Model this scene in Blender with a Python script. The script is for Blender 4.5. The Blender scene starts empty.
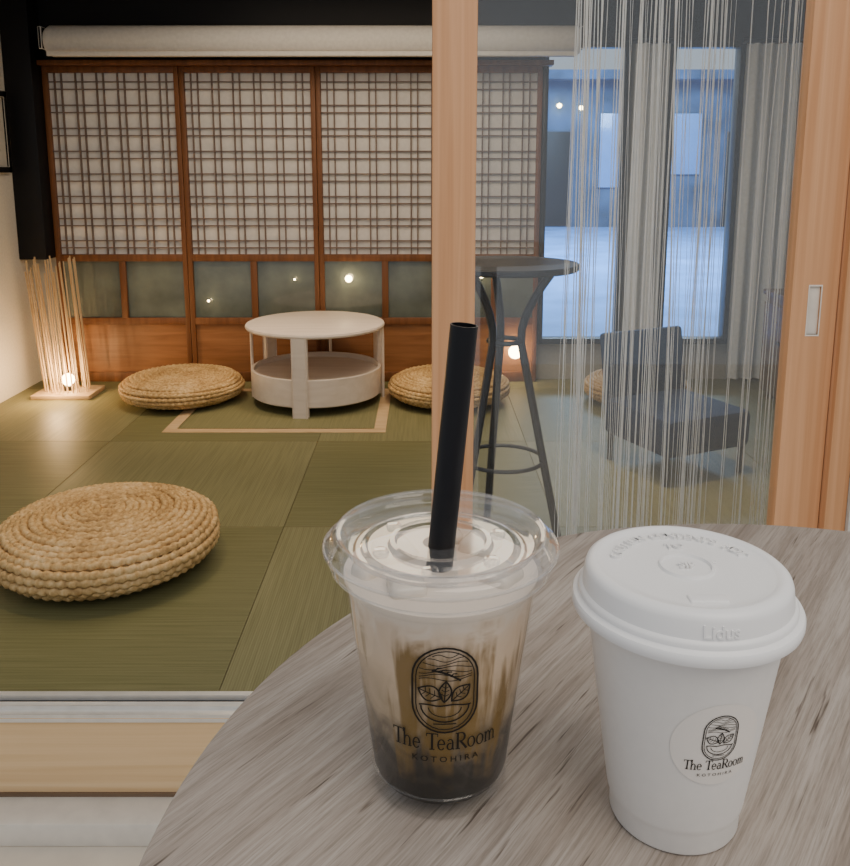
import bpy, bmesh, math, random
from mathutils import Vector, Matrix
random.seed(7)
scn = bpy.context.scene
COL = scn.collection

# ------------------------------------------------------------------ materials
def new_mat(name):
    m = bpy.data.materials.new(name); m.use_nodes = True
    nt = m.node_tree; nt.nodes.clear()
    out = nt.nodes.new('ShaderNodeOutputMaterial')
    return m, nt, out
def N(nt, t, **kw):
    n = nt.nodes.new(t)
    for k, v in kw.items():
        if k in n.inputs: n.inputs[k].default_value = v
        else: setattr(n, k, v)
    return n
def ramp(nt, stops):
    n = nt.nodes.new('ShaderNodeValToRGB')
    e = n.color_ramp.elements
    while len(e) < len(stops): e.new(0.5)
    for i, (p, c) in enumerate(stops):
        e[i].position = p; e[i].color = (c[0], c[1], c[2], 1)
    return n
def mapping(nt, scale=(1,1,1), rot=(0,0,0), loc=(0,0,0)):
    tc = nt.nodes.new('ShaderNodeTexCoord')
    mp = nt.nodes.new('ShaderNodeMapping')
    mp.inputs['Scale'].default_value = scale
    mp.inputs['Rotation'].default_value = rot
    mp.inputs['Location'].default_value = loc
    nt.links.new(tc.outputs['Object'], mp.inputs['Vector'])
    return mp
def bsdf(nt, out, color=None, rough=0.5, spec=0.5, metal=0.0, **kw):
    b = nt.nodes.new('ShaderNodeBsdfPrincipled')
    if color is not None: b.inputs['Base Color'].default_value = (*color, 1)
    b.inputs['Roughness'].default_value = rough
    b.inputs['Specular IOR Level'].default_value = spec
    b.inputs['Metallic'].default_value = metal
    for k, v in kw.items(): b.inputs[k].default_value = v
    nt.links.new(b.outputs[0], out.inputs[0])
    return b
def plain(name, color, rough=0.5, spec=0.5, metal=0.0, var=0.06, scale=30, bump=0.0, **kw):
    m, nt, out = new_mat(name)
    b = bsdf(nt, out, color, rough, spec, metal, **kw)
    mp = mapping(nt)
    no = N(nt, 'ShaderNodeTexNoise', Scale=scale, Detail=4.0)
    nt.links.new(mp.outputs[0], no.inputs['Vector'])
    r = ramp(nt, [(0.3, [c*(1-var) for c in color]), (0.7, [min(1, c*(1+var)) for c in color])])
    nt.links.new(no.outputs['Fac'], r.inputs[0]); nt.links.new(r.outputs[0], b.inputs['Base Color'])
    if bump:
        bp = N(nt, 'ShaderNodeBump', Strength=bump, Distance=0.002)
        nt.links.new(no.outputs['Fac'], bp.inputs['Height']); nt.links.new(bp.outputs[0], b.inputs['Normal'])
    return m
def wood(name, c1, c2, scale=(30, 30, 1.5), rot=(0,0,0), rough=0.45, bump=0.05, mid=None, spec=0.4):
    m, nt, out = new_mat(name)
    b = bsdf(nt, out, c1, rough, spec)
    mp = mapping(nt, scale, rot)
    no = N(nt, 'ShaderNodeTexNoise', Scale=1.0, Detail=7.0, Distortion=0.6)
    nt.links.new(mp.outputs[0], no.inputs['Vector'])
    st = [(0.3, c1), (0.7, c2)] if mid is None else [(0.3, c1), (0.5, mid), (0.7, c2)]
    r = ramp(nt, st)
    nt.links.new(no.outputs['Fac'], r.inputs[0]); nt.links.new(r.outputs[0], b.inputs['Base Color'])
    bp = N(nt, 'ShaderNodeBump', Strength=bump, Distance=0.002)
    nt.links.new(no.outputs['Fac'], bp.inputs['Height']); nt.links.new(bp.outputs[0], b.inputs['Normal'])
    return m
def emit(name, color, strength):
    m, nt, out = new_mat(name)
    e = N(nt, 'ShaderNodeEmission', Color=(*color, 1), Strength=strength)
    nt.links.new(e.outputs[0], out.inputs[0]); return m
def clear(name, tint=(1,1,1), base=0.05, edge=0.7, rough=0.03, haze=0.0, power=3.0):
    """thin clear sheet: transparent + fresnel-like gloss (+ a little milky scatter)"""
    m, nt, out = new_mat(name)
    tr = N(nt, 'ShaderNodeBsdfTransparent', Color=(*tint, 1))
    gl = N(nt, 'ShaderNodeBsdfGlossy', Color=(1,1,1,1), Roughness=rough)
    lw = N(nt, 'ShaderNodeLayerWeight', Blend=0.5)
    pw = N(nt, 'ShaderNodeMath', operation='POWER'); pw.inputs[1].default_value = power
    ml = N(nt, 'ShaderNodeMapRange'); ml.inputs['To Min'].default_value = base; ml.inputs['To Max'].default_value = edge
    nt.links.new(lw.outputs['Facing'], pw.inputs[0]); nt.links.new(pw.outputs[0], ml.inputs['Value'])
    mx = nt.nodes.new('ShaderNodeMixShader')
    nt.links.new(ml.outputs[0], mx.inputs[0]); nt.links.new(tr.outputs[0], mx.inputs[1]); nt.links.new(gl.outputs[0], mx.inputs[2])
    last = mx
    if haze > 0:
        df = N(nt, 'ShaderNodeBsdfDiffuse', Color=(0.9,0.9,0.9,1))
        m2 = nt.nodes.new('ShaderNodeMixShader'); m2.inputs[0].default_value = haze
        nt.links.new(mx.outputs[0], m2.inputs[1]); nt.links.new(df.outputs[0], m2.inputs[2]); last = m2
    nt.links.new(last.outputs[0], out.inputs[0]); return m

def tatami_mat(name, c1, c2, along_x):
    m, nt, out = new_mat(name)
    b = bsdf(nt, out, c1, 0.5, 0.3)
    mp = mapping(nt, (1,1,1))
    wv = N(nt, 'ShaderNodeTexWave', Scale=55.0, Distortion=1.5, Detail=2.0)
    wv.bands_direction = 'Y' if along_x else 'X'
    wv.inputs['Detail Scale'].default_value = 3
    nt.links.new(mp.outputs[0], wv.inputs['Vector'])
    mp2 = mapping(nt, (4, 160, 1) if along_x else (160, 4, 1))
    no = N(nt, 'ShaderNodeTexNoise', Scale=1.0, Detail=5.0)
    nt.links.new(mp2.outputs[0], no.inputs['Vector'])
    mx = N(nt, 'ShaderNodeMath', operation='ADD')
    mu = N(nt, 'ShaderNodeMath', operation='MULTIPLY'); mu.inputs[1].default_value = 0.25
    nt.links.new(wv.outputs['Fac'], mu.inputs[0]); nt.links.new(mu.outputs[0], mx.inputs[0]); nt.links.new(no.outputs['Fac'], mx.inputs[1])
    r = ramp(nt, [(0.30, c1), (0.95, c2)])
    nt.links.new(mx.outputs[0], r.inputs[0]); nt.links.new(r.outputs[0], b.inputs['Base Color'])
    bp = N(nt, 'ShaderNodeBump', Strength=0.2, Distance=0.002)
    nt.links.new(mx.outputs[0], bp.inputs['Height']); nt.links.new(bp.outputs[0], b.inputs['Normal'])
    return m

M = {}
M['black'] = plain('black_paint', (0.006,0.006,0.008), 0.5, 0.3)
M['blackmetal'] = plain('black_metal', (0.010,0.011,0.014), 0.35, 0.5)
M['straw'] = plain('black_straw_plastic', (0.004,0.004,0.006), 0.38, 0.28, scale=8)
M['white_wall'] = plain('plaster', (0.66,0.63,0.57), 0.85, 0.2, bump=0.15, scale=90)
M['grey_wall'] = plain('grey_plaster', (0.42,0.41,0.38), 0.85, 0.2, bump=0.1, scale=70)
M['blind'] = plain('blind_fabric', (0.72,0.69,0.65), 0.8, 0.2, scale=60)
M['cloth'] = plain('curtain_cloth', (0.74,0.77,0.80), 0.8, 0.2, scale=60)
M['postwood'] = wood('hinoki_wood', (0.60,0.285,0.125), (0.76,0.41,0.21), (70,70,1.2), bump=0.03, rough=0.5)
M['stepwood'] = wood('step_wood', (0.74,0.49,0.25), (0.85,0.61,0.35), (1.2,60,60), rough=0.3, bump=0.02)
M['framewood'] = wood('old_cedar', (0.13,0.048,0.016), (0.23,0.09,0.032), (40,40,2), rough=0.5)
M['panelwood'] = wood('cedar_board', (0.23,0.095,0.033), (0.35,0.155,0.06), (3,20,40), rough=0.4)
M['lattice'] = wood('lattice_wood', (0.15,0.10,0.08), (0.21,0.15,0.12), (50,50,3))
M['paper'] = plain('shoji_paper', (0.78,0.745,0.71), 0.9, 0.1, scale=50, var=0.04)
M['pane'] = plain('obscure_glass', (0.12,0.14,0.12), 0.10, 0.8, scale=5, var=0.4)
M['tat_a'] = tatami_mat('tatami_a', (0.108,0.106,0.042), (0.192,0.188,0.088), True)
M['tat_b'] = tatami_mat('tatami_b', (0.137,0.132,0.058), (0.236,0.227,0.116), False)
M['tat_edge'] = plain('tatami_gap', (0.16,0.14,0.075), 0.8, 0.1)
M['alu'] = plain('aluminium', (0.80,0.79,0.76), 0.3, 0.5, 0.5)
M['tile'] = plain('stone_tile', (0.72,0.64,0.53), 0.35, 0.4, scale=9, var=0.08)
M['ledge'] = plain('ledge_stone', (0.76,0.71,0.63), 0.4, 0.4, scale=25)
M['whitewood'] = wood('whitewashed_wood', (0.70,0.61,0.53), (0.80,0.71,0.63), (3,30,30), rough=0.4, bump=0.01)
M['lightwood'] = wood('light_wood', (0.48,0.33,0.18), (0.60,0.44,0.26), (8,60,8), rough=0.45)
M['pullwhite'] = plain('pull_plastic', (0.80,0.72,0.62), 0.4, 0.4)
M['glass'] = clear('door_glass', (0.95,0.97,0.98), 0.06, 0.6, 0.0, haze=0.015, power=4)  # diffuse haze stands in for the pale outdoor reflection
M['wglass'] = clear('window_glass', (0.93,0.97,1.0), 0.03, 0.6, 0.0, power=4)
M['string'] = plain('curtain_string', (0.92,0.91,0.88), 0.4, 0.5)
M['navy'] = plain('navy_fabric', (0.012,0.030,0.085), 0.7, 0.3, scale=120, bump=0.2)
M['brown'] = wood('brown_wood', (0.12,0.075,0.045), (0.20,0.13,0.08), (3,30,30))
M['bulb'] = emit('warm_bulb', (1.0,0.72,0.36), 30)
M['asphalt'] = plain('street_paving', (0.16,0.36,0.72), 0.6, 0.3, scale=1.5, var=0.22)  # dusk-blue light is put into the paving and facade colours
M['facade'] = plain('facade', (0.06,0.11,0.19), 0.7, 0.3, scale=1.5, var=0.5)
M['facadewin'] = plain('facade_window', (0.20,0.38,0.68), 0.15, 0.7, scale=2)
M['paperart'] = plain('art_paper', (0.55,0.53,0.48), 0.8, 0.2)

def rush():
    m, nt, out = new_mat('woven_rush')
    b = bsdf(nt, out, (0.5,0.35,0.18), 0.6, 0.3)
    mp = mapping(nt, (1,1,1))
    n1 = N(nt, 'ShaderNodeTexNoise', Scale=90.0, Detail=4.0)
    n2 = N(nt, 'ShaderNodeTexNoise', Scale=9.0, Detail=2.0)
    nt.links.new(mp.outputs[0], n1.inputs['Vector']); nt.links.new(mp.outputs[0], n2.inputs['Vector'])
    a = N(nt, 'ShaderNodeMath', operation='MULTIPLY_ADD'); a.inputs[1].default_value = 0.4
    nt.links.new(n2.outputs['Fac'], a.inputs[0]); 
    mm = N(nt, 'ShaderNodeMath', operation='MULTIPLY'); mm.inputs[1].default_value = 0.6
    nt.links.new(n1.outputs['Fac'], mm.inputs[0]); nt.links.new(mm.outputs[0], a.inputs[2])
    r = ramp(nt, [(0.33, (0.30,0.17,0.06)), (0.5, (0.55,0.36,0.155)), (0.68, (0.74,0.55,0.30))])
    nt.links.new(a.outputs[0], r.inputs[0]); nt.links.new(r.outputs[0], b.inputs['Base Color'])
    bp = N(nt, 'ShaderNodeBump', Strength=0.5, Distance=0.003)
    nt.links.new(n1.outputs['Fac'], bp.inputs['Height']); nt.links.new(bp.outputs[0], b.inputs['Normal'])
    return m
M['rush'] = rush()

def greywood():
    m, nt, out = new_mat('weathered_oak_laminate')
    b = bsdf(nt, out, (0.4,0.36,0.33), 0.5, 0.35)
    ang = math.radians(-54)
    tc = nt.nodes.new('ShaderNodeTexCoord')
    rt = nt.nodes.new('ShaderNodeMapping'); rt.inputs['Rotation'].default_value = (0,0,ang)
    nt.links.new(tc.outputs['Object'], rt.inputs['Vector'])
    wn = N(nt, 'ShaderNodeTexNoise', Scale=7.0, Detail=1.0); nt.links.new(rt.outputs[0], wn.inputs['Vector'])
    wv = N(nt, 'ShaderNodeVectorMath', operation='MULTIPLY_ADD'); wv.inputs[1].default_value = (0,0.007,0)
    nt.links.new(wn.outputs['Color'], wv.inputs[0]); nt.links.new(rt.outputs[0], wv.inputs[2])
    def sc(s):
        mp = nt.nodes.new('ShaderNodeMapping'); mp.inputs['Scale'].default_value = s
        nt.links.new(wv.outputs[0], mp.inputs['Vector']); return mp
    def noise(s, detail, rough, dist=0.0):
        a = N(nt, 'ShaderNodeTexNoise', Scale=1.0, Detail=detail, Distortion=dist); a.inputs['Roughness'].default_value = rough
        nt.links.new(sc(s).outputs[0], a.inputs['Vector']); return a
    a = noise((3.5, 75, 10), 5.0, 0.6)
    c = noise((30, 800, 10), 4.0, 0.7)
    d = noise((1.5, 9, 10), 2.0, 0.5)
    e = noise((14, 260, 10), 3.0, 0.55)
    r1 = ramp(nt, [(0.30, (0.27,0.222,0.185)), (0.48, (0.36,0.310,0.270)), (0.66, (0.45,0.402,0.360))])
    nt.links.new(a.outputs['Fac'], r1.inputs[0])
    def mul(src, n, lo, hi, clo, chi):
        r = ramp(nt, [(lo, clo), (hi, chi)]); nt.links.new(n.outputs['Fac'], r.inputs[0])
        mx = N(nt, 'ShaderNodeMix', data_type='RGBA', blend_type='MULTIPLY'); mx.inputs[0].default_value = 1.0
        nt.links.new(src, mx.inputs[6]); nt.links.new(r.outputs[0], mx.inputs[7]); return mx.outputs[2]
    o = mul(r1.outputs[0], c, 0.34, 0.58, (0.70,0.68,0.65), (1.08,1.08,1.08))
    o = mul(o, d, 0.35, 0.65, (0.88,0.87,0.86), (1.07,1.07,1.07))
    o = mul(o, e, 0.30, 0.37, (0.28,0.24,0.21), (1,1,1))
    nt.links.new(o, b.inputs['Base Color'])
    bp = N(nt, 'ShaderNodeBump', Strength=0.2, Distance=0.0005)
    nt.links.new(c.outputs['Fac'], bp.inputs['Height']); nt.links.new(bp.outputs[0], b.inputs['Normal'])
    return m
M['greywood'] = greywood()

# ------------------------------------------------------------------ builder
class B:
    def __init__(self, name, loc=(0,0,0)):
        self.name = name; self.loc = Vector(loc); self.bm = bmesh.new(); self.mats = []
    def mi(self, mat):
        if isinstance(mat, str): mat = M[mat]
        if mat not in self.mats: self.mats.append(mat)
        return self.mats.index(mat)
    def box(self, lo, hi, mat, bevel=0.0, rot=None, seg=2):
        lo = Vector(lo); hi = Vector(hi)
        r = bmesh.ops.create_cube(self.bm, size=1.0)
        vs = r['verts']; c = (lo+hi)/2; s = hi-lo
        for v in vs:
            p = Vector((v.co.x*s.x, v.co.y*s.y, v.co.z*s.z))
            if rot is not None: p = rot @ p
            v.co = p + c
        fs = {f for v in vs for f in v.link_faces}
        i = self.mi(mat)
        for f in fs: f.material_index = i
        if bevel > 0:
            es = list({e for v in vs for e in v.link_edges})
            bmesh.ops.bevel(self.bm, geom=es, offset=bevel, segments=seg, affect='EDGES', profile=0.5)
        return self
    def lathe(self, prof, mat, seg=64, c=(0,0,0), smooth=True):
        i = self.mi(mat); rings = []
        for (r, z) in prof:
            if r < 1e-7:
                rings.append([self.bm.verts.new((c[0], c[1], c[2]+z))])
            else:
                rings.append([self.bm.verts.new((c[0]+r*math.cos(2*math.pi*k/seg), c[1]+r*math.sin(2*math.pi*k/seg), c[2]+z)) for k in range(seg)])
        for a, b in zip(rings[:-1], rings[1:]):
            for k in range(seg):
                k2 = (k+1) % seg
                if len(a) == 1 and len(b) == 1: continue
                if len(a) == 1: f = self.bm.faces.new((a[0], b[k], b[k2]))
                elif len(b) == 1: f = self.bm.faces.new((a[k], a[k2], b[0]))
                else: f = self.bm.faces.new((a[k], a[k2], b[k2], b[k]))
                f.material_index = i; f.smooth = smooth
        return self
    def tube(self, pts, r, mat, seg=8, closed=False, caps=True):
        pts = [Vector(p) for p in pts]; n = len(pts); i = self.mi(mat)
        rr = r if isinstance(r, (list, tuple)) else [r]*n
        tang = []
        for k in range(n):
            if closed: t = pts[(k+1) % n]-pts[k-1]
            else: t = pts[min(k+1, n-1)]-pts[max(k-1, 0)]
            tang.append(t.normalized())
        up = Vector((0,0,1)) if abs(tang[0].z) < 0.9 else Vector((1,0,0))
        nrm = (up - tang[0]*up.dot(tang[0])).normalized(); rings = []
        for k in range(n):
            nrm = (nrm - tang[k]*nrm.dot(tang[k])).normalized()
            bn = tang[k].cross(nrm)
            rings.append([self.bm.verts.new(pts[k] + (nrm*math.cos(2*math.pi*j/seg)+bn*math.sin(2*math.pi*j/seg))*rr[k]) for j in range(seg)])
        m = n if closed else n-1
        for k in range(m):
            a = rings[k]; b = rings[(k+1) % n]
            for j in range(seg):
                f = self.bm.faces.new((a[j], a[(j+1) % seg], b[(j+1) % seg], b[j])); f.material_index = i; f.smooth = True
        if caps and not closed:
            for rg in (rings[0], rings[-1]):
                f = self.bm.faces.new(rg); f.material_index = i
        return self
    def raw(self, vs, fs, mat, smooth=False):
        i = self.mi(mat); bv = [self.bm.verts.new(v) for v in vs]
        for f in fs:
            try:
                ff = self.bm.faces.new([bv[k] for k in f]); ff.material_index = i; ff.smooth = smooth
            except ValueError: pass
        return self
    def done(self, parent=None, recalc=True, angle=35):
        if recalc: bmesh.ops.recalc_face_normals(self.bm, faces=self.bm.faces[:])
        me = bpy.data.meshes.new(self.name); self.bm.to_mesh(me); self.bm.free()
        for m in self.mats: me.materials.append(m)
        try: me.set_sharp_from_angle(angle=math.radians(angle))
        except Exception: pass
        ob = bpy.data.objects.new(self.name, me); COL.objects.link(ob); ob.location = self.loc
        if parent: ob.parent = parent
        return ob
def empty(name, loc):
    e = bpy.data.objects.new(name, None); e.empty_display_size = 0.05
    e.location = loc; COL.objects.link(e); return e

def text_mesh(s, size, extrude=0.0, bold=0.0, align='CENTER', spacing=1.0):
    cu = bpy.data.curves.new('t', 'FONT'); cu.body = s; cu.size = size; cu.align_x = align
    cu.extrude = extrude; cu.offset = bold; cu.space_character = spacing; cu.resolution_u = 3
    ob = bpy.data.objects.new('t', cu); COL.objects.link(ob)
    dg = bpy.context.evaluated_depsgraph_get(); dg.update()
    me = bpy.data.meshes.new_from_object(ob.evaluated_get(dg))
    vs = [tuple(v.co) for v in me.vertices]; fs = [tuple(p.vertices) for p in me.polygons]
    bpy.data.objects.remove(ob); bpy.data.meshes.remove(me); bpy.data.curves.remove(cu)
    return vs, fs
def ribbon(pts, w, closed=False):
    vs, fs = [], []; n = len(pts)
    for k in range(n):
        a = pts[k-1] if (closed or k > 0) else pts[k]; b = pts[(k+1) % n] if (closed or k < n-1) else pts[k]
        dx, dy = b[0]-a[0], b[1]-a[1]; L = math.hypot(dx, dy) or 1
        nx, ny = -dy/L*w/2, dx/L*w/2
        vs += [(pts[k][0]+nx, pts[k][1]+ny, 0), (pts[k][0]-nx, pts[k][1]-ny, 0)]
    for k in range(n if closed else n-1):
        k2 = (k+1) % n; fs.append((2*k, 2*k+1, 2*k2+1, 2*k2))
    return vs, fs

def serif_text(s, capw):
    TH, TN = 0.16, 0.065; parts=[]; x=0.0
    def st(p, w): parts.append(ribbon([(x+a, b_) for a, b_ in p], w))
    def arc(cx, cy, rx, ry, a0, a1, w0=TN, w1=TH, n=20):
        pts=[(cx+rx*math.cos(math.radians(a0+(a1-a0)*k/n)), cy+ry*math.sin(math.radians(a0+(a1-a0)*k/n))) for k in range(n+1)]
        vs, fs = [], []
        for k in range(n+1):
            a=math.radians(a0+(a1-a0)*k/n); t=abs(math.cos(a)); w=w0+(w1-w0)*t*t
            L=math.hypot(math.cos(a)/rx, math.sin(a)/ry); nx,ny=math.cos(a)/rx/L, math.sin(a)/ry/L
            vs += [(x+pts[k][0]+nx*w/2, pts[k][1]+ny*w/2, 0), (x+pts[k][0]-nx*w/2, pts[k][1]-ny*w/2, 0)]
        for k in range(n): fs.append((2*k,2*k+1,2*k+3,2*k+2))
        parts.append((vs,fs))
    def serif(cx, y, w=0.30): st([(cx-w/2,y),(cx+w/2,y)], TN)
    for ch in s:
        if ch==' ': x+=0.34; continue
        if ch=='T':
            st([(0.42,0),(0.42,1)],TH); st([(0,0.97),(0.84,0.97)],TN); st([(0.02,0.80),(0.02,1)],TN); st([(0.82,0.80),(0.82,1)],TN); serif(0.42,0.025,0.36); x+=0.80
        elif ch=='h':
            st([(0.12,0),(0.12,1.05)],TH*.85); arc(0.34,0.36,0.20,0.26,0,170,TN,TH*.85); st([(0.54,0),(0.54,0.38)],TH*.85); serif(0.12,0.025,0.28); serif(0.54,0.025,0.28); serif(0.06,1.03,0.12); x+=0.76
        elif ch=='e':
            arc(0.28,0.32,0.23,0.31,0,320,TN,TH*.8); st([(0.06,0.34),(0.51,0.34)],TN); x+=0.66
        elif ch=='a':
            arc(0.24,0.20,0.19,0.19,60,360,TN,TH*.8); st([(0.43,0.02),(0.43,0.44)],TH*.85); arc(0.25,0.44,0.18,0.19,0,150,TN,TH*.7); st([(0.43,0.03),(0.56,0.03)],TN); x+=0.64
        elif ch=='R':
            st([(0.16,0),(0.16,1)],TH); arc(0.40,0.73,0.27,0.25,-90,90,TN,TH); st([(0.16,0.98),(0.40,0.98)],TN); st([(0.16,0.48),(0.40,0.48)],TN); st([(0.36,0.48),(0.80,0.0)],TH*.9); serif(0.16,0.025,0.34); serif(0.80,0.025,0.16); serif(0.08,0.975,0.18); x+=0.88
        elif ch=='o':
            arc(0.30,0.32,0.25,0.31,0,360,TN,TH*.8); x+=0.68
        elif ch=='m':
            st([(0.12,0),(0.12,0.62)],TH*.8)
            arc(0.30,0.38,0.17,0.24,0,170,TN,TH*.8); st([(0.47,0),(0.47,0.40)],TH*.8)
            arc(0.65,0.38,0.17,0.24,0,170,TN,TH*.8); st([(0.82,0),(0.82,0.40)],TH*.8)
            for c_ in (0.12,0.47,0.82): serif(c_,0.025,0.24)
            serif(0.06,0.61,0.12); x+=1.0
    return [([((v[0]-x/2),v[1],0) for v in vs],fs) for vs,fs in parts], x

# ------------------------------------------------------------------ constants
TZ = 0.235      # tatami level
TT = 1.050      # cafe table top
YB = 4.30       # shoji line

# ------------------------------------------------------------------ room shell
b = B('floor'); b.box((-3.2,-2.5,-0.06), (3.2,1.56,0), 'tile')
for k in range(-5, 6): b.box((k*0.6+0.13-0.002,-2.5,-0.001), (k*0.6+0.13+0.002,1.46,0.0006), 'ledge')
for k in range(0, 6): b.box((-3.2,1.2-k*0.6-0.002,-0.001), (3.2,1.2-k*0.6+0.002,0.0006), 'ledge')
b.done()
b = B('floor_tatami')
b.box((-2.0,1.62,0.0), (1.95,4.36,TZ-0.004), 'tat_edge')
xs = [-2.0, -1.274, -0.434, 0.406, 1.246, 1.95]; ys = [1.62, 2.46, 3.30, 4.14, 4.36]
for i in range(5):
    for j in range(4):
        g = 0.0005
        b.box((xs[i]+g, ys[j]+g, TZ-0.02), (xs[i+1]-g, ys[j+1]-g, TZ), 'tat_a' if (i+j) % 2 else 'tat_b', bevel=0.001, seg=1)
b.done()
b = B('trim_1')   # wooden step face + aluminium track
b.box((-3.0,1.545,0.0), (3.0,1.62,TZ-0.016), 'stepwood', 0.003)
b.box((-3.0,1.540,TZ-0.016), (3.0,1.596,TZ-0.006), 'alu', 0.001)
b.box((-3.0,1.596,TZ-0.016), (3.0,1.619,TZ-0.010), 'blackmetal')
for yy in (1.543, 1.572): b.box((-3.0,yy-0.002,TZ-0.006), (3.0,yy+0.002,TZ+0.001), 'alu')
b.box((-3.0,1.606,TZ-0.012), (3.0,1.619,TZ+0.002), 'alu')
b.done()
b = B('trim_2'); b.box((-3.0,1.465,0.0), (3.0,1.545,0.050), 'ledge', 0.004); b.box((-3.0,1.540,0.05), (3.0,1.5455,0.058), 'brown'); b.done()

B('wall_left').box((-2.12,1.62,0), (-2.0,4.45,2.35), 'white_wall').done()
b = B('wall_right'); b.box((1.95,1.62,0), (2.07,4.45,2.35), 'grey_wall'); b.done()
b = B('wall_back')
b.box((-2.0,4.345,0), (0.58,4.45,1.93), 'grey_wall')
b.box((0.58,4.345,0), (1.00,4.45,0.43), 'grey_wall')
b.box((1.00,4.345,0), (1.20,4.45,1.93), 'grey_wall')
b.box((1.20,4.345,0), (1.56,4.45,0.43), 'grey_wall')
b.box((1.56,4.345,0), (1.95,4.45,1.93), 'grey_wall')
b.box((-2.0,4.30,1.93), (1.95,4.45,2.35), 'black')
b.box((-2.0,4.325,1.80), (0.58,4.345,1.93), 'black')
b.done()
B('ceiling').box((-2.12,1.55,2.35), (2.07,4.45,2.43), 'black').done()
b = B('beam'); 
b.box((-2.0,3.2,2.22), (1.95,3.32,2.35), 'black', 0.004); b.box((-2.0,2.2,2.22), (1.95,2.32,2.35), 'black', 0.004)
b.done()
b = B('wall_front'); b.box((0.82,1.55,0.0), (3.0,1.66,2.35), 'white_wall'); b.box((-3.0,1.55,2.12), (0.82,1.66,2.43), 'white_wall')
b.box((-3.0,1.55,TZ+0.005), (-2.12,1.66,2.12), 'white_wall'); b.done()

B('corner_pillar').box((-2.0,4.18,0.88), (-1.865,4.325,2.35), 'black', 0.003).done()
def shoji(x0, x1):
    b = B('shoji_panel', (x0, YB, TZ)); w = x1-x0; st = 0.040; d = 0.018
    zt = 1.81-TZ; zm0, zm1 = 0.86-TZ, 0.895-TZ; zl0, zl1 = 0.535-TZ, 0.57-TZ
    b.box((0.001,-d,0), (st/1.6,d,zt), 'framewood', 0.003); b.box((w-st/1.6,-d,0), (w-0.001,d,zt), 'framewood', 0.003)
    for z0, z1 in ((zt-0.03, zt), (zm0, zm1), (zl0, zl1), (0, 0.05)): b.box((st/1.7,-d*0.9,z0), (w-st/1.7,d*0.9,z1), 'framewood', 0.002)
    b.box((w/2-0.016,-d*0.9,zl1), (w/2+0.016,d*0.9,zm0), 'framewood', 0.002)
    b.box((0.01,0.006,zm1), (w-0.01,0.010,zt-0.02), 'paper')
    b.box((0.01,0.0,zl1-.005), (w-0.01,0.006,zm0+.005), 'pane')
    b.box((0.01,-0.002,0.04), (w-0.01,0.008,zl0+.01), 'panelwood')
    xi0, xi1 = st/1.6, w-st/1.6; zi0, zi1 = zm1, zt-0.03
    n = max(2, round((xi1-xi0)/0.099)); p = (xi1-xi0)/n
    for k in range(n):
        for o in (0.30, 0.62):
            x = xi0+p*(k+o); b.box((x-0.0028,-0.008,zi0), (x+0.0028,0.006,zi1), 'lattice')
    n = 8; p = (zi1-zi0)/n
    for k in range(n):
        for o in (0.30, 0.62):
            z = zi0+p*(k+o); b.box((xi0,-0.0075,z-0.0024), (xi1,0.006,z+0.0024), 'lattice')
    b.done()
for x0, x1 in ((-1.865,-1.20), (-1.20,-0.535), (-0.535,0.13), (0.13,0.575)): shoji(x0, x1)
B('trim_3').box((-1.865,4.24,1.811), (0.62,4.325,1.835), 'framewood', 0.003).done()

def added_window(name, x0, x1):  # added opening, so the street reflected in the door shows as a view
    b = B(name)
    for lo, hi in (((x0,4.30,0.43),(x0+.025,4.36,1.93)), ((x1-.025,4.30,0.43),(x1,4.36,1.93)), ((x0,4.30,0.43),(x1,4.36,0.46)), ((x0,4.30,1.90),(x1,4.36,1.93))):
        b.box(lo, hi, 'blackmetal', 0.002)
    b.box((x0+.02,4.328,0.455), (x1-.02,4.332,1.905), 'wglass'); b.done()
added_window('added_window_1', 0.58, 1.00); added_window('added_window_2', 1.20, 1.56)
B('reflected_pavement').box((-10,4.46,-0.1), (30,45,-0.001), 'asphalt').done()  # street reflected in the door glass, built as solid ground outside
b = B('reflected_building', (0,20,0)); b.box((-8,0,0), (22,3,3.4), 'facade')  # reflected street front, built as solid geometry
for k in range(20):
    if k%3==1: b.box((-7.6+k*1.45,-0.05,0.0), (-6.8+k*1.45,0.0,2.2), 'black', 0.02); continue
    b.box((-7.6+k*1.45,-0.05,0.9+0.3*(k%2)), (-6.7+k*1.45,0.0,2.6), 'facadewin', 0.02)
b.box((-8.2,-0.5,3.3), (22.2,0.2,3.5), 'facade')
for x_,z_ in ((3.05,2.75),(3.55,2.7),(5.6,2.8)):  # added glowing beads for the reflected lamp glows
    b.lathe([(0,-0.06),(0.05,-0.03),(0.06,0),(0.05,0.03),(0,0.06)],'bulb',seg=12,c=(x_,-0.12,z_)); b.box((x_-.02,-0.1,z_-.02),(x_+.02,0.02,z_+.02),'black')
b.done()

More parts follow.
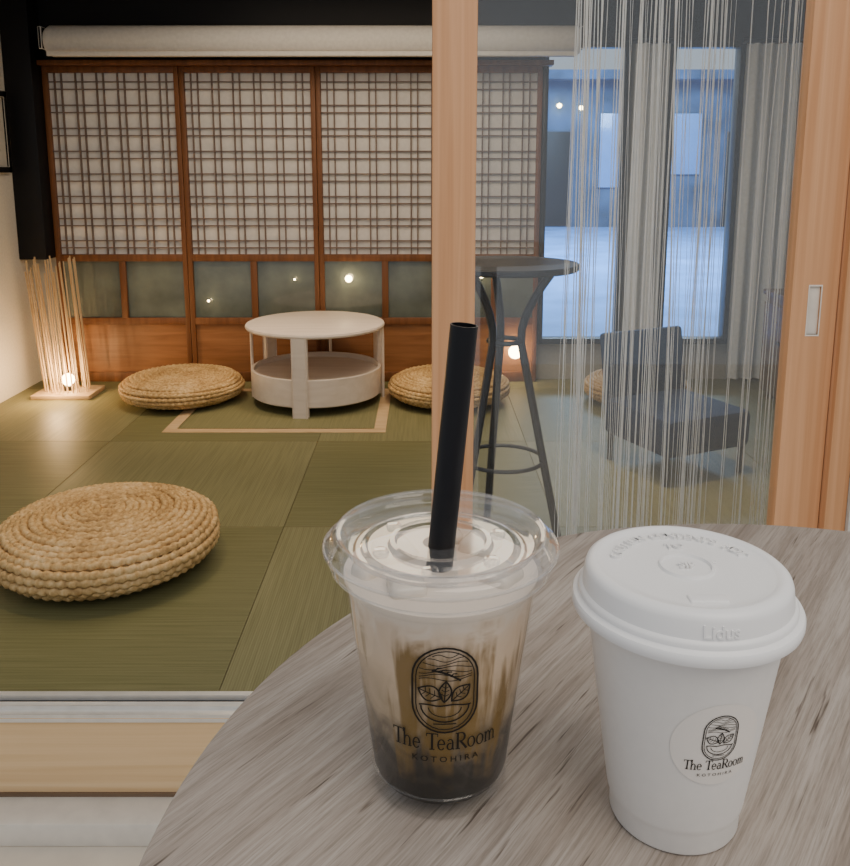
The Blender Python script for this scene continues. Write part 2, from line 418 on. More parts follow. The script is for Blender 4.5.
def curtain(name, x0, L):
    b = B(name, (x0,4.27,TZ+0.02)); vs=[]; fs=[]; n=int(L/0.009)
    for k in range(n+1):
        x = L*k/n; y = 0.018*math.sin(k*0.85)
        vs += [(x,y,0),(x,y,1.66)]
    for k in range(n): fs.append((2*k,2*k+2,2*k+3,2*k+1))
    b.raw(vs, fs, 'cloth', True); b.tube([(-0.02,0,1.67),(L+.02,0,1.67)],0.012,'blackmetal')
    b.done(recalc=False, angle=80)
curtain('pleated_curtain', 1.015, 0.17); curtain('pleated_curtain', 1.55, 0.30)
b = B('low_cabinet', (1.62,3.1,TZ)); b.box((0,0,0.04),(0.32,0.9,0.50),'brown',0.004); b.box((-0.01,-0.01,0.50),(0.325,0.91,0.525),'brown',0.004)
for yy in (0.02,0.46): b.box((-0.012,yy,0.07),(0.0,yy+0.42,0.47),'brown',0.003); b.box((-0.025,yy+0.19,0.3),(-0.012,yy+0.23,0.31),'blackmetal')
for xx in (0.02,0.28):
    for yy in (0.02,0.85): b.box((xx,yy,0),(xx+0.03,yy+0.03,0.04),'brown')
b.done()

b = B('rolled_blind', (0,4.14,1.905))
pr = [(0,-1.76),(0.056,-1.76),(0.070,-1.74),(0.070,0.70),(0.056,0.72),(0,0.72)]
vs=[];fs=[];seg=24
for (r,x) in pr:
    for k in range(seg):
        a=2*math.pi*k/seg; vs.append((x, (r if r>0 else 0.001)*math.cos(a), (r if r>0 else 0.001)*math.sin(a)))
for i in range(len(pr)-1):
    for k in range(seg): fs.append((i*seg+k,i*seg+(k+1)%seg,(i+1)*seg+(k+1)%seg,(i+1)*seg+k))
b.raw(vs,fs,'blind',True)
b.box((-1.74,-0.074,-0.074),(0.70,-0.058,-0.054),'blind',0.002)
for x in (-1.775,0.725): b.box((x-0.008,-0.05,-0.04),(x+0.008,0.158,0.06),'black',0.003)
b.done()
b = B('picture_frame', (-2.0,3.72,1.30))
b.box((0,0,0),(0.015,0.42,0.38),'paperart')
for lo,hi in (((0,0,0),(0.025,0.03,0.38)),((0,0.39,0),(0.025,0.42,0.38)),((0,0,0),(0.025,0.42,0.03)),((0,0,0.35),(0.025,0.42,0.38))): b.box(lo,hi,'black',0.002)
b.box((0.015,0.1,0.1),(0.0165,0.32,0.28),'black'); b.done()

# ------------------------------------------------------------------ sliding glass door
b = B('door_1', (0,1.60,TZ+0.004))
zt = 2.12-TZ-0.006; D0, D1 = -0.018, 0.018
b.box((0.013,D0,0),(0.094,D1,zt),'postwood',0.003)
xl, xr = 0.690, 0.776; h0, h1 = 1.008-TZ-.004, 1.10-TZ-.004; px0, px1 = 0.722, 0.744
b.box((xl,D0,0),(px0,D1,zt),'postwood'); b.box((px1,D0,0),(xr,D1,zt),'postwood')
b.box((px0,D0,0),(px1,D1,h0),'postwood'); b.box((px0,D0,h1),(px1,D1,zt),'postwood')
b.box((px0,D0+0.005,h0),(px1,D1,h1),'pullwhite')
for lo,hi in (((px0-0.002,D0-0.0012,h0-0.003),(px0,D0+.005,h1+0.003)),((px1,D0-0.0012,h0-0.003),(px1+0.002,D0+.005,h1+0.003)),((px0,D0-0.0012,h0-0.003),(px1,D0+.005,h0)),((px0,D0-0.0012,h1),(px1,D0+.005,h1+0.003))): b.box(lo,hi,'pullwhite')
b.box((0.094,D0+.002,0),(xl,D1-.002,0.085),'postwood',0.003); b.box((0.094,D0+.002,zt-0.08),(xl,D1-.002,zt),'postwood',0.003)
b.box((0.09,-0.0025,0.08),(xl+.004,0.0025,zt-0.075),'glass'); b.done()
B('door_jamb').box((0.778,1.56,TZ+0.004),(0.82,1.665,2.12),'postwood',0.003).done()

# ------------------------------------------------------------------ string curtain: reflection in the door, built as real strings
b = B('reflected_string_curtain', (0,2.02,0))
b.tube([(0.30,0,2.30),(0.90,0,2.30)],0.010,'blackmetal')
for x in (0.31,0.89): b.box((x-.008,-.01,2.29),(x+.008,.01,2.35),'blackmetal')
k=0
while k<105:
    x = 0.34+0.52*random.random()
    if random.random()<0.5: x = random.choice((0.36,0.45,0.49,0.52,0.56,0.66,0.84))+random.gauss(0,0.010)
    y = random.uniform(-0.012,0.012); z0 = TZ+random.uniform(0.02,0.22)
    sw = random.gauss(0,0.009); pts=[]
    for j in range(9):
        t=j/8; pts.append((x+sw*math.sin(t*2.2)*t*2+random.gauss(0,0.0008), y, 2.30-(2.30-z0)*t))
    b.tube(pts, random.choice((0.0005,0.0007,0.0009,0.0013)), 'string', seg=5, caps=False); k+=1
b.done()

# ------------------------------------------------------------------ poufs
def pouf_mesh(R=0.29, H=0.14):
    b = B('pouf'); rt = 0.0100
    prof=[]
    def P(t):
        a = math.pi/2 - t*math.pi
        c,s = math.cos(a), math.sin(a)
        return ((R-rt)*abs(c)**(2/3.2), H/2 + (H/2-rt)*math.copysign(abs(s)**(2/2.3), s))
    for k in range(41): r,z=P(k/40); prof.append((max(0,r-0.006), z))
    prof[0]=(0,prof[0][1]); prof[-1]=(0,prof[-1][1])
    b.lathe(prof,'rush',seg=48)
    samp=[P(k/2000) for k in range(2001)]; L=0; last=samp[0]; rings=[]; nxt=0.008
    for p in samp[1:]:
        L+=math.hypot(p[0]-last[0],p[1]-last[1]); last=p
        if L>=nxt: rings.append(p); nxt+=rt*1.72
    for idx,(r,z) in enumerate(rings):
        if r<0.012: continue
        if idx>len(rings)*0.72: continue
        if z<rt: z=rt
        n=max(16,int(2*math.pi*r/0.0075)); lobes=max(3,int(2*math.pi*r/0.027)); pts=[];rad_=[]; ph=random.random()*6; wob=random.random()*6
        for k in range(n):
            a=2*math.pi*k/n; f=0.5+0.5*math.sin(a*lobes+ph); g=0.0018*math.sin(a*lobes+ph+1.5)+0.0025*math.sin(a*3+wob)
            pts.append(((r+g)*math.cos(a),(r+g)*math.sin(a),z+0.002*math.sin(a*2+wob) if z>rt+.003 else z)); rad_.append(rt*(0.74+0.40*f))
        b.tube(pts,rad_,'rush',seg=7,closed=True)
    return b.done(recalc=True, angle=60)
p0 = pouf_mesh(); p0.name='pouf'; p0.location=(-0.880,2.215,TZ); p0.scale=(1.05,1.05,1.2); p0.rotation_euler=(0,0,0.4)
for (x,y,s,r) in ((-1.154,3.93,1.0,1.0),(0.115,3.93,1.0,2.2),(1.0,3.9,0.86,3.0)):
    o = bpy.data.objects.new('pouf', p0.data); COL.objects.link(o); o.location=(x,y,TZ); o.scale=(s,s,1); o.rotation_euler=(0,0,r)

# ------------------------------------------------------------------ coffee table
b = B('coffee_table', (-0.515,3.93,TZ+0.003)); R=0.325
b.lathe([(0,0.352),(R-0.012,0.352),(R-0.002,0.357),(R,0.364),(R-0.003,0.372),(R-0.012,0.376),(0,0.376)],'whitewood',seg=72)
b.lathe([(0,0.040),(0.300,0.040),(0.305,0.045),(0.305,0.165),(0.301,0.168),(0.293,0.168),(0.290,0.165),(0.290,0.145),(0,0.145)],'whitewood',seg=72)
for a in (-96, 24, 144):
    t=math.radians(a); rot=Matrix.Rotation(t,3,'Z')
    cx,cy=0.311*math.cos(t),0.311*math.sin(t)
    b.box((cx-0.012,cy-0.030,0.0),(cx+0.012,cy+0.030,0.352),'whitewood',0.005,rot=rot)
for a in (172, 8, 84):
    t=math.radians(a); c_,s_=math.cos(t),math.sin(t)
    b.tube([(0.316*c_,0.316*s_,0.0),(0.316*c_,0.316*s_,0.30),(0.314*c_,0.314*s_,0.345),(0.295*c_,0.295*s_,0.353)],0.0075,'whitewood',seg=10)
b.done()
b = B('floor_hatch_frame', (0,0,TZ))
x0,x1,y0,y1=-1.10,-0.165,3.41,4.13; w=0.05; h=0.003
b.box((x0,y0,0),(x1,y0+w,h),'lightwood',0.001); b.box((x0,y1-w,0),(x1,y1,h),'lightwood',0.001)
b.box((x0,y0+w,0),(x0+w,y1-w,h),'lightwood',0.001); b.box((x1-w,y0+w,0),(x1,y1-w,h),'lightwood',0.001)
b.box((x0+w+.01,y0+w+.01,0),(x1-w-.01,y1-w-.01,0.002),'tat_b'); b.done()

# ------------------------------------------------------------------ stick floor lamp
b = B('floor_lamp', (-1.74,4.03,TZ))
b.box((-0.14,-0.11,0.0),(0.14,0.10,0.022),'lightwood',0.003)
for k in range(28):
    a=2*math.pi*k/28; rx=0.10+random.uniform(-.015,.012); ry=0.065
    x=rx*math.cos(a); y=ry*math.sin(a); hh=random.uniform(0.60,0.68)
    b.tube([(x,y,0.015),(x*1.05-0.035+random.uniform(-.012,.012),y,hh)],random.uniform(0.0028,0.0045),'lightwood',seg=6)
b.lathe([(0,0.022),(0.022,0.022),(0.022,0.045),(0,0.045)],'blackmetal',seg=16)
b.lathe([(0,0.045)]+[(0.030*math.sin(math.pi*k/10),0.075-0.030*math.cos(math.pi*k/10)) for k in range(1,10)]+[(0,0.105)],'bulb',seg=20)
b.done()
def lamp_glint(x,z,r):  # added glowing beads standing in for lamp reflections on the back panels
    b = B('lamp_glint', (x,4.285,z))
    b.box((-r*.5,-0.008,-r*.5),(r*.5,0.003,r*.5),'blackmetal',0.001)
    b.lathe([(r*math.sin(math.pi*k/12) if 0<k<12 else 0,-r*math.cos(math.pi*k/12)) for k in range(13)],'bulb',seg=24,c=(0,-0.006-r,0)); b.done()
lamp_glint(0.46,0.40,0.034); lamp_glint(-0.385,0.775,0.018); lamp_glint(0.285,0.79,0.013); lamp_glint(-1.10,0.66,0.006); lamp_glint(-0.66,0.77,0.005)

# ------------------------------------------------------------------ black bar table: reflection in the door, built solid behind the glass
b = B('reflected_bar_table', (0.222,2.32,TZ))
h=1.065-TZ
b.lathe([(0,h-0.018),(0.195,h-0.018),(0.20,h-0.013),(0.20,h-0.003),(0.197,h),(0,h)],'blackmetal',seg=64)
for a in (-20,100,220):
    t=math.radians(a); c_,s_=math.cos(t),math.sin(t); pts=[]
    for q in range(21):
        u=q/20; z=(h-0.018)*(1-u)
        r = 0.13-0.085*math.sin(min(u/0.24,1)*math.pi/2) if u<0.24 else 0.045+0.13*((u-0.24)/0.76)
        pts.append((r*c_,r*s_,z))
    b.tube(pts,0.0115,'blackmetal',seg=10)
def ring(b,r,z,rt,mat,n=48):
    b.tube([(r*math.cos(2*math.pi*k/n),r*math.sin(2*math.pi*k/n),z) for k in range(n)],rt,mat,seg=8,closed=True)
ring(b,0.045,h-0.018-0.20,0.007,'blackmetal'); ring(b,0.115,0.27,0.006,'blackmetal')
b.done()

# ------------------------------------------------------------------ navy low chair
b = B('low_chair', (0.92,3.02,TZ)); W=0.19
R3=Matrix.Rotation(math.radians(25),3,'Z')
def rb(lo,hi,mat,bv=0.008,tilt=0):
    lo=Vector(lo);hi=Vector(hi);c=(lo+hi)/2;s=(hi-lo)/2
    r=R3@Matrix.Rotation(tilt,3,'X'); c2=R3@c
    b.box(c2-s,c2+s,mat,bv,rot=r)
rb((-W,-0.19,0.10),(W,0.18,0.24),'navy',0.025)
rb((-W,0.17,0.20),(W,0.20,0.48),'navy',0.012,tilt=-0.18)
for sx in (-1,1):
    for yy,top in ((-0.16,0.12),(0.15,0.12)):
        p=R3@Vector((sx*(W-0.02),yy,0)); q=R3@Vector((sx*(W-0.02),yy,top)); b.tube([p,q],0.012,'blackmetal',seg=8)
b.done()

# ------------------------------------------------------------------ cafe table
b = B('cafe_table', (0.22,0.28,0)); R=0.332
b.lathe([(0,TT-0.026),(R-0.003,TT-0.026),(R,TT-0.023),(R,TT-0.0025),(R-0.0008,TT-0.0008),(R-0.0025,TT),(0,TT)],'greywood',seg=160)
b.lathe([(0,0.0),(0.20,0.0),(0.20,0.008),(0.03,0.02),(0.028,0.03),(0.028,TT-0.04),(0.11,TT-0.03),(0.11,TT-0.026)],'blackmetal',seg=48)
b.done()

# ------------------------------------------------------------------ logo decals
def pill(cx, cy, w, h, n=14):
    r=w/2; pts=[]
    for k in range(n+1): a=math.pi*k/n; pts.append((cx+r*math.cos(a), cy+h/2-r+r*math.sin(a)))
    for k in range(n+1): a=math.pi+math.pi*k/n; pts.append((cx+r*math.cos(a), cy-h/2+r+r*math.sin(a)))
    out=[]
    for k in range(len(pts)):
        a=pts[k]; c=pts[(k+1)%len(pts)]; L=math.hypot(c[0]-a[0],c[1]-a[1]); m=max(1,int(L/(w*0.12)))
        for j in range(m): out.append((a[0]+(c[0]-a[0])*j/m, a[1]+(c[1]-a[1])*j/m))
    return out
def logo_parts(S):
    parts=[]; lw=0.018*S; W=0.68*S
    parts.append(ribbon(pill(0,0,W,S),lw*1.2,True)); parts.append(ribbon(pill(0,0,W*0.89,S*0.925),lw*0.7,True))
    for i in range(7):
        y0=0.40*S-i*0.045*S; hw=min(W*0.40, W*(0.20+0.07*i))
        parts.append(ribbon([(-hw+2*hw*k/20, y0+0.020*S*math.sin(k/20*7+i*1.1)+0.015*S*(k/20)) for k in range(21)],lw*0.55))
    parts.append(ribbon([(-0.14*S+0.30*S*t, 0.24*S-0.13*S*t+0.03*S*math.sin(t*3)) for t in [k/10 for k in range(11)]],lw*1.3))
    for q in range(4):
        t=0.1+q*0.18; x_=-0.14*S+0.30*S*t; y_=0.25*S-0.13*S*t
        parts.append(ribbon([(x_,y_),(x_+0.03*S,y_+0.035*S),(x_+0.07*S,y_+0.035*S)],lw*0.8))
    def leaf(cx,cy,L,wd,ang):
        a=[]
        for k in range(11): t=k/10; a.append((L*(t-0.5), wd*math.sin(math.pi*t)))
        for k in range(9,0,-1): t=k/10; a.append((L*(t-0.5), -wd*math.sin(math.pi*t)))
        c,s=math.cos(ang),math.sin(ang)
        f=lambda p:(cx+p[0]*c-p[1]*s, cy+p[0]*s+p[1]*c)
        parts.append(ribbon([f(p) for p in a],lw,True)); parts.append(ribbon([f((L*(k/6-0.5),0)) for k in range(7)],lw*0.7))
        for q in (-0.2,0.0,0.18):
            parts.append(ribbon([f((L*q,0)),f((L*(q+0.1),wd*0.6))],lw*0.5)); parts.append(ribbon([f((L*q,0)),f((L*(q+0.1),-wd*0.6))],lw*0.5))
    leaf(-0.155*S,-0.03*S,0.27*S,0.09*S,2.75); leaf(0.00*S,-0.01*S,0.25*S,0.065*S,1.5); leaf(0.16*S,-0.03*S,0.26*S,0.075*S,0.75)
    parts.append(ribbon([(-0.27*S+0.54*S*k/12, -0.17*S+0.008*S*math.sin(k)) for k in range(13)],lw))
    parts.append(ribbon([(0.25*S*math.cos(math.pi+math.pi*k/14), -0.18*S+0.19*S*math.sin(math.pi+math.pi*k/14)) for k in range(15)],lw))
    parts.append(ribbon([(0.17*S*math.cos(math.pi+math.pi*k/10), -0.20*S+0.11*S*math.sin(math.pi+math.pi*k/10)) for k in range(11)],lw*0.7))
    parts.append(ribbon([(-0.12*S+0.24*S*k/6, -0.395*S) for k in range(7)],lw*0.8))
    return parts
def cone_map(rad_fn, h0, off, az=0.0):
    def f(p):
        s, y, z = p; h=h0+y; r=rad_fn(h)+off; a=s/r+az
        return (r*math.sin(a), -r*math.cos(a), h)
    return f

# ------------------------------------------------------------------ clear cup of iced latte
CX, CY = 0.0066, 0.3375
iced = empty('iced_latte_cup', (CX,CY,TT+0.0005)); ZS=1.03
M['pet'] = clear('clear_pet', (0.985,0.985,0.98), 0.025, 0.55, 0.04, haze=0.006, power=3.2)
M['petlid'] = clear('clear_pet_lid', (0.97,0.97,0.97), 0.05, 0.75, 0.07, haze=0.035, power=1.9)
def rad(h): return 0.0290 + (0.0416-0.0290)*max(0,(h-0.004))/0.096
b = B('cup_wall')
b.lathe([(0,0.003),(0.023,0.003),(0.0255,0.0005),(0.0280,0.0),(0.0292,0.003),(0.0290,0.006)]+[(rad(h),h) for h in (0.012,0.03,0.05,0.07,0.090)]+[(0.0418,0.094),(0.0428,0.0965),(0.0432,0.105)],'pet',seg=96)
for h in (0.010,0.0925): 
    n=96; b.tube([((rad(h)+.0002)*math.cos(2*math.pi*k/n),(rad(h)+.0002)*math.sin(2*math.pi*k/n),h) for k in range(n)],0.0005,'pet',seg=6,closed=True)
b.done(iced).scale=(1,1,ZS)
b = B('cup_lid')
b.lathe([(0.0462,0.0990),(0.0470,0.0998),(0.0476,0.1042),(0.0490,0.1052),(0.0494,0.1062),(0.0490,0.1074),(0.0470,0.1082),(0.0462,0.1092),(0.0455,0.1110),(0.0440,0.1120),(0.0422,0.1115),(0.0412,0.1100),(0.0400,0.1062),(0.0385,0.1052),(0.0340,0.1052),(0.0332,0.1064),(0.0318,0.1068),(0.0308,0.1058),(0.0225,0.1058),(0.0215,0.1078),(0.0195,0.1080),(0.0185,0.1062),(0.0075,0.1062)],'petlid',seg=120)
n=120
for r,z,t in ((0.0493,0.1062,0.0007),(0.0463,0.0990,0.0006),(0.0440,0.1122,0.0005)): b.tube([(r*math.cos(2*math.pi*k/n),r*math.sin(2*math.pi*k/n),z) for k in range(n)],t,'petlid',seg=6,closed=True)
for a in range(0,360,60):
    t=math.radians(a+20); b.lathe([(0.0035,0.1055),(0.0030,0.1072),(0.0,0.1076)],'petlid',seg=16,c=(0.0265*math.cos(t),0.0265*math.sin(t),0))
b.done(iced).scale=(1,1,ZS)
def latte():
    m, nt, out = new_mat('layered_latte')
    b_ = bsdf(nt, out, (0.5,0.35,0.2), 0.4, 0.3)
    tc = nt.nodes.new('ShaderNodeTexCoord'); sp = nt.nodes.new('ShaderNodeSeparateXYZ'); nt.links.new(tc.outputs['Object'], sp.inputs[0])
    mp = mapping(nt,(80,80,5),loc=(1.35,0.1,0)); no = N(nt,'ShaderNodeTexNoise',Scale=1.0,Detail=3.0,Distortion=0.3); nt.links.new(mp.outputs[0],no.inputs['Vector'])
    mpf = mapping(nt,(260,260,10)); nof = N(nt,'ShaderNodeTexNoise',Scale=1.0,Detail=3.0,Distortion=0.2); nt.links.new(mpf.outputs[0],nof.inputs['Vector'])
    mp2 = mapping(nt,(75,75,75)); no2 = N(nt,'ShaderNodeTexNoise',Scale=1.0,Detail=4.0,Distortion=1.2); nt.links.new(mp2.outputs[0],no2.inputs['Vector'])
    a = N(nt,'ShaderNodeMath',operation='MULTIPLY_ADD'); a.inputs[1].default_value=0.030; nt.links.new(no2.outputs['Fac'],a.inputs[0]); nt.links.new(sp.outputs['Z'],a.inputs[2])
    mr = N(nt,'ShaderNodeMapRange'); mr.inputs['From Min'].default_value=0.015; mr.inputs['From Max'].default_value=0.112; nt.links.new(a.outputs[0],mr.inputs['Value'])
    r = ramp(nt,[(0.0,(0.005,0.005,0.004)),(0.18,(0.013,0.011,0.009)),(0.29,(0.055,0.045,0.034)),(0.38,(0.19,0.145,0.095)),(0.48,(0.45,0.34,0.22)),(0.70,(0.66,0.50,0.35)),(0.86,(0.72,0.57,0.43)),(0.94,(0.78,0.67,0.56))])
    nt.links.new(mr.outputs[0],r.inputs[0])
    ad = N(nt,'ShaderNodeMath',operation='MULTIPLY_ADD'); ad.inputs[1].default_value=0.35; nt.links.new(nof.outputs['Fac'],ad.inputs[0]); nt.links.new(no.outputs['Fac'],ad.inputs[2])
    r2 = ramp(nt,[(0.66,(0,0,0)),(0.77,(1,1,1))]); nt.links.new(ad.outputs[0],r2.inputs[0])
    band = ramp(nt,[(0.15,(0,0,0)),(0.33,(1,1,1)),(0.76,(1,1,1)),(0.90,(0,0,0))]); nt.links.new(mr.outputs[0],band.inputs[0])
    mm = N(nt,'ShaderNodeMath',operation='MULTIPLY'); nt.links.new(r2.outputs[0],mm.inputs[0]); nt.links.new(band.outputs[0],mm.inputs[1])
    m2 = N(nt,'ShaderNodeMath',operation='MULTIPLY'); m2.inputs[1].default_value=0.92; nt.links.new(mm.outputs[0],m2.inputs[0])
    mx = N(nt,'ShaderNodeMix',data_type='RGBA'); mx.inputs[7].default_value=(0.20,0.115,0.022,1)
    nt.links.new(m2.outputs[0],mx.inputs[0]); nt.links.new(r.outputs[0],mx.inputs[6]); nt.links.new(mx.outputs[2],b_.inputs['Base Color'])
    return m
M['latte']=latte()
b = B('latte')
b.lathe([(0,0.0045),(0.0252,0.0045),(0.0275,0.0065)]+[(rad(h)-0.0007,h) for h in (0.010,0.03,0.05,0.07,0.090)]+[(0.0411,0.0935),(0.0412,0.0950),(0.0402,0.0955),(0,0.0955)],'latte',seg=96); b.done(iced).scale=(1,1,ZS)
M['ice']=plain('ice', (0.66,0.58,0.48), 0.15, 0.5, scale=60, var=0.2)
b = B('ice_cubes')
for (x,y,s,r) in ((-0.020,0.012,0.017,0.5),(0.018,0.018,0.016,1.1),(-0.014,-0.020,0.015,0.2),(0.024,-0.010,0.016,0.9),(0.004,0.027,0.012,0.3),(-0.031,-0.006,0.011,0.8)):
    b.box((x-s/2,y-s/2,0.0885),(x+s/2,y+s/2,0.1005),'ice',0.0028,rot=Matrix.Rotation(r,3,'Z')@Matrix.Rotation(0.12,3,'X'),seg=3)
for f in b.bm.faces: f.smooth=True
b.done(iced).scale=(1,1,ZS)
M['ink']=plain('print_ink',(0.012,0.010,0.008),0.5,0.3)
def brand(b, f, width, cap):
    parts, x = serif_text('The TeaRoom', 1.0); k=width/x
    for vs,fs in parts: b.raw([f((v[0]*k,v[1]*cap,0)) for v in vs],fs,'ink')
b = B('printed_logo'); AZ=math.radians(2.0); f=cone_map(rad,0.0625,0.0004,AZ)
for vs,fs in logo_parts(0.0385): b.raw([f(v) for v in vs],fs,'ink')
brand(b, cone_map(rad,0.0350,0.0004,AZ*1.4), 0.0445, 0.0078)
f=cone_map(rad,0.0292,0.0004,AZ*1.4); vs,fs=text_mesh('KOTOHIRA',0.0037,bold=0.00004,spacing=1.5); wmax=max(v[0] for v in vs)-min(v[0] for v in vs); k=0.0275/wmax
b.raw([f((v[0]*k,v[1],0)) for v in vs],fs,'ink')
b.done(iced,recalc=False).scale=(1,1,ZS)
# straw
b = B('drinking_straw', (CX,CY,TT))
top=Vector((0.0092,0.0,0.2035)); bot=Vector((-0.0085,0.0,0.012)); ax=(top-bot).normalized()
n=28; r=0.0057
rot=ax.to_track_quat('Z','Y').to_matrix(); L=(top-bot).length
pr=[(r-0.0006,0),(r,0),(r,L),(r-0.0006,L),(r-0.0006,L-0.03)]
vs=[];fs=[]
for (rr,z) in pr:
    for k in range(n):
        a=2*math.pi*k/n; vs.append(bot+rot@Vector((rr*math.cos(a),rr*math.sin(a),z)))
for i in range(len(pr)-1):
    for k in range(n): fs.append((i*n+k,i*n+(k+1)%n,(i+1)*n+(k+1)%n,(i+1)*n+k))
b.raw(vs,fs,'straw',True); b.done()

# ------------------------------------------------------------------ paper cup
PX, PY = 0.1043, 0.3160
pc = empty('paper_coffee_cup', (PX,PY,TT+0.0005)); pc.scale=(0.972,0.972,0.985)
M['cupwhite']=plain('paper_white',(0.80,0.77,0.73),0.55,0.3,scale=200,var=0.015,bump=0.05)
M['lidwhite']=plain('lid_plastic',(0.84,0.83,0.82),0.35,0.45,scale=10,var=0.01)
M['stickerw']=plain('sticker_paper',(0.84,0.79,0.73),0.4,0.4,scale=40,var=0.01)
def prad(h): return 0.0266+(0.0402-0.0266)*max(0,(h-0.0))/0.096
b = B('cup_body')
b.lathe([(0,0.006),(0.0240,0.006),(0.0247,0.0),(0.0262,0.0),(0.0268,0.0012),(0.0270,0.0085),(0.0279,0.0105)]+[(prad(h),h) for h in (0.013,0.03,0.05,0.07,0.094)]+[(0.0402,0.097),(0.0,0.097)],'cupwhite',seg=120)
b.done(pc)
b = B('cup_lid')
LZ=0.1108
b.lathe([(0.0403,0.0930),(0.0442,0.0928),(0.0456,0.0935),(0.0460,0.0948),(0.0460,0.0970),(0.0454,0.0980),(0.0438,0.0986),(0.0434,0.0991),(0.0434,0.1005),(0.0428,0.1014),(0.0418,0.1020),(0.0410,0.1085),(0.0404,0.1102),(0.0392,0.1112),(0.0374,0.1120),(0.0358,0.1118),(0.0348,0.1112),(0.0340,LZ),(0.0300,LZ-.0003),(0,LZ-.0003)],'lidwhite',seg=140)
b.lathe([(0.0014,LZ-.0002),(0.0012,LZ+0.0004),(0,LZ+.0004)],'lidwhite',seg=12,c=(0.012,0.004,0))
b.lathe([(0.0115,LZ-.0004),(0.0108,LZ+.0008),(0.0100,LZ+.0008),(0.0094,LZ-.0004)],'lidwhite',seg=48)
b.box((-0.0075,-0.0300,LZ-.001),(0.0075,-0.0240,LZ+.0006),'lidwhite',0.0008,seg=3)
def arc_text(s, r, size, start, step, z):
    a=start
    for ch in s:
        if ch!=' ':
            vs,fs=text_mesh(ch,size,extrude=0.0009,bold=0.00010)
            t=math.radians(a); c_,s_=math.cos(t),math.sin(t); res=[]
            for v in vs:
                rr=r+v[1]; res.append((rr*c_+v[0]*s_, rr*s_-v[0]*c_, z+v[2]))
            b.raw(res,fs,'lidwhite')
        a-=step
arc_text('CAUTION CONTENTS HOT',0.0262,0.0064,162,7.4,LZ)
for s,y in (('TO',0.0160),('SIP',-0.002)):
    vs,fs=text_mesh(s,0.0058,extrude=0.0009,bold=0.0001); b.raw([(v[0],v[1]+y,LZ+v[2]) for v in vs],fs,'lidwhite')
def srad(h): return 0.0418-(h-0.1020)*0.123
vs,fs=text_mesh('Lidus',0.0068,extrude=0.0003,bold=0.00005)
res=[]
for v in vs:
    h=0.1030+v[1]; r=srad(h)+0.0002+v[2]; a=v[0]/r+math.radians(1); res.append((r*math.sin(a),-r*math.cos(a),h))
b.raw(res,fs,'lidwhite')
b.done(pc)
b = B('round_sticker'); az=math.radians(9); hc=0.0548; f=cone_map(prad,hc,0.00025,az); vs=[(0,0,0)]; fs=[]; Rs=0.0187
rings_=8; n=64
for i in range(1,rings_+1):
    for k in range(n): a=2*math.pi*k/n; vs.append((Rs*i/rings_*math.cos(a),Rs*i/rings_*math.sin(a),0))
for k in range(n): fs.append((0,1+k,1+(k+1)%n))
for i in range(rings_-1):
    for k in range(n): fs.append((1+i*n+k,1+(i+1)*n+k,1+(i+1)*n+(k+1)%n,1+i*n+(k+1)%n))
b.raw([f(v) for v in vs],fs,'stickerw',True)
f=cone_map(prad,hc+0.0035,0.0005,az)
for vs,fs in logo_parts(0.0205): b.raw([f(v) for v in vs],fs,'ink')
brand(b, cone_map(prad,hc-0.0112,0.0005,az), 0.0255, 0.0044)
f=cone_map(prad,hc-0.0143,0.0005,az); vs,fs=text_mesh('KOTOHIRA',0.0019,spacing=1.5); wmax=max(v[0] for v in vs)-min(v[0] for v in vs); k=0.0145/wmax
b.raw([f((v[0]*k,v[1],0)) for v in vs],fs,'ink')
b.done(pc,recalc=False)

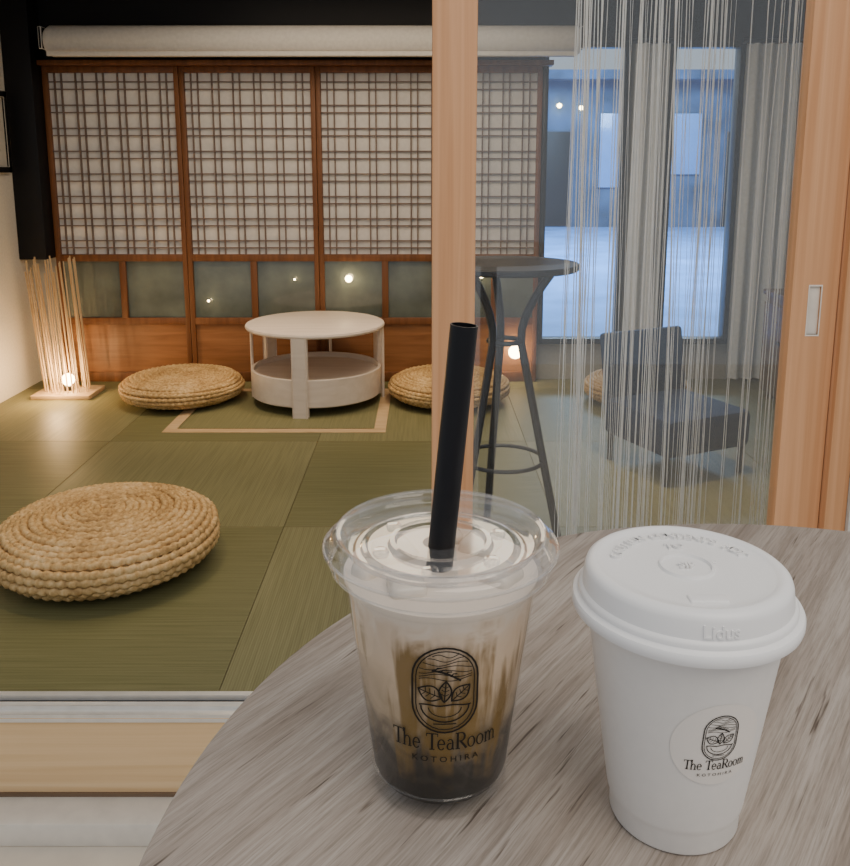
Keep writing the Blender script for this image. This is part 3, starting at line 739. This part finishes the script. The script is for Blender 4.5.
# ------------------------------------------------------------------ lights
def light(name, typ, loc, energy, color, aim=None, **kw):
    l=bpy.data.lights.new(name,typ); l.energy=energy; l.color=color
    for k,v in kw.items(): setattr(l,k,v)
    o=bpy.data.objects.new(name,l); COL.objects.link(o); o.location=loc
    if aim is not None: o.rotation_euler=(Vector(aim)-Vector(loc)).to_track_quat('-Z','Y').to_euler()
    return o
warm=(1.0,0.74,0.47)
for (x,y,e,ax_,ay) in ((-1.15,3.55,50,-1.15,3.9),(-0.45,3.6,46,-0.5,3.75),(0.25,3.55,34,0.15,3.9),(-0.9,2.0,32,-0.95,2.3),(0.75,2.75,70,0.70,2.85)):  # last entry is added to brighten the floor behind the door glass
    b=B('ceiling_spotlight',(x,y,2.35)); b.lathe([(0,0),(0.035,0),(0.035,-0.09),(0.028,-0.09),(0.026,-0.06),(0,-0.06)],'black',seg=24); b.done()
    light('spot_lamp','SPOT',(x,y,2.25),e,warm,(ax_,ay,TZ),spot_size=math.radians(52),spot_blend=0.9,shadow_soft_size=0.03)
light('room_ceiling_light','AREA',(-0.2,2.9,2.2),26,(1.0,0.81,0.59),(-0.2,2.9,0),size=1.6)
light('lamp_glow','POINT',(-1.74,3.88,TZ+0.14),7.0,(1.0,0.62,0.28),shadow_soft_size=0.03)
light('cafe_fill_light','AREA',(0.7,-0.4,2.6),22,(1.0,0.90,0.78),(0.2,0.5,1.0),size=1.4)  # added overhead fill for table and cups, no fitting there
light('street_fill_light','AREA',(2.5,12,6),2300,(0.50,0.72,1.0),(2.5,14,0),size=5)  # added blue fill brightening the street, no lamp there

w=bpy.data.worlds.new('World'); scn.world=w; w.use_nodes=True
bg=w.node_tree.nodes['Background']; bg.inputs[0].default_value=(0.88,0.93,1.0,1); bg.inputs[1].default_value=0.60

# ------------------------------------------------------------------ camera
cam=bpy.data.cameras.new('Camera'); co=bpy.data.objects.new('Camera',cam); COL.objects.link(co); scn.camera=co
co.location=(0,0,1.315); co.rotation_euler=(math.radians(90-10.4),0,0)
cam.sensor_fit='HORIZONTAL'; cam.sensor_width=36; cam.lens=36; cam.shift_y=-0.126; cam.clip_start=0.01
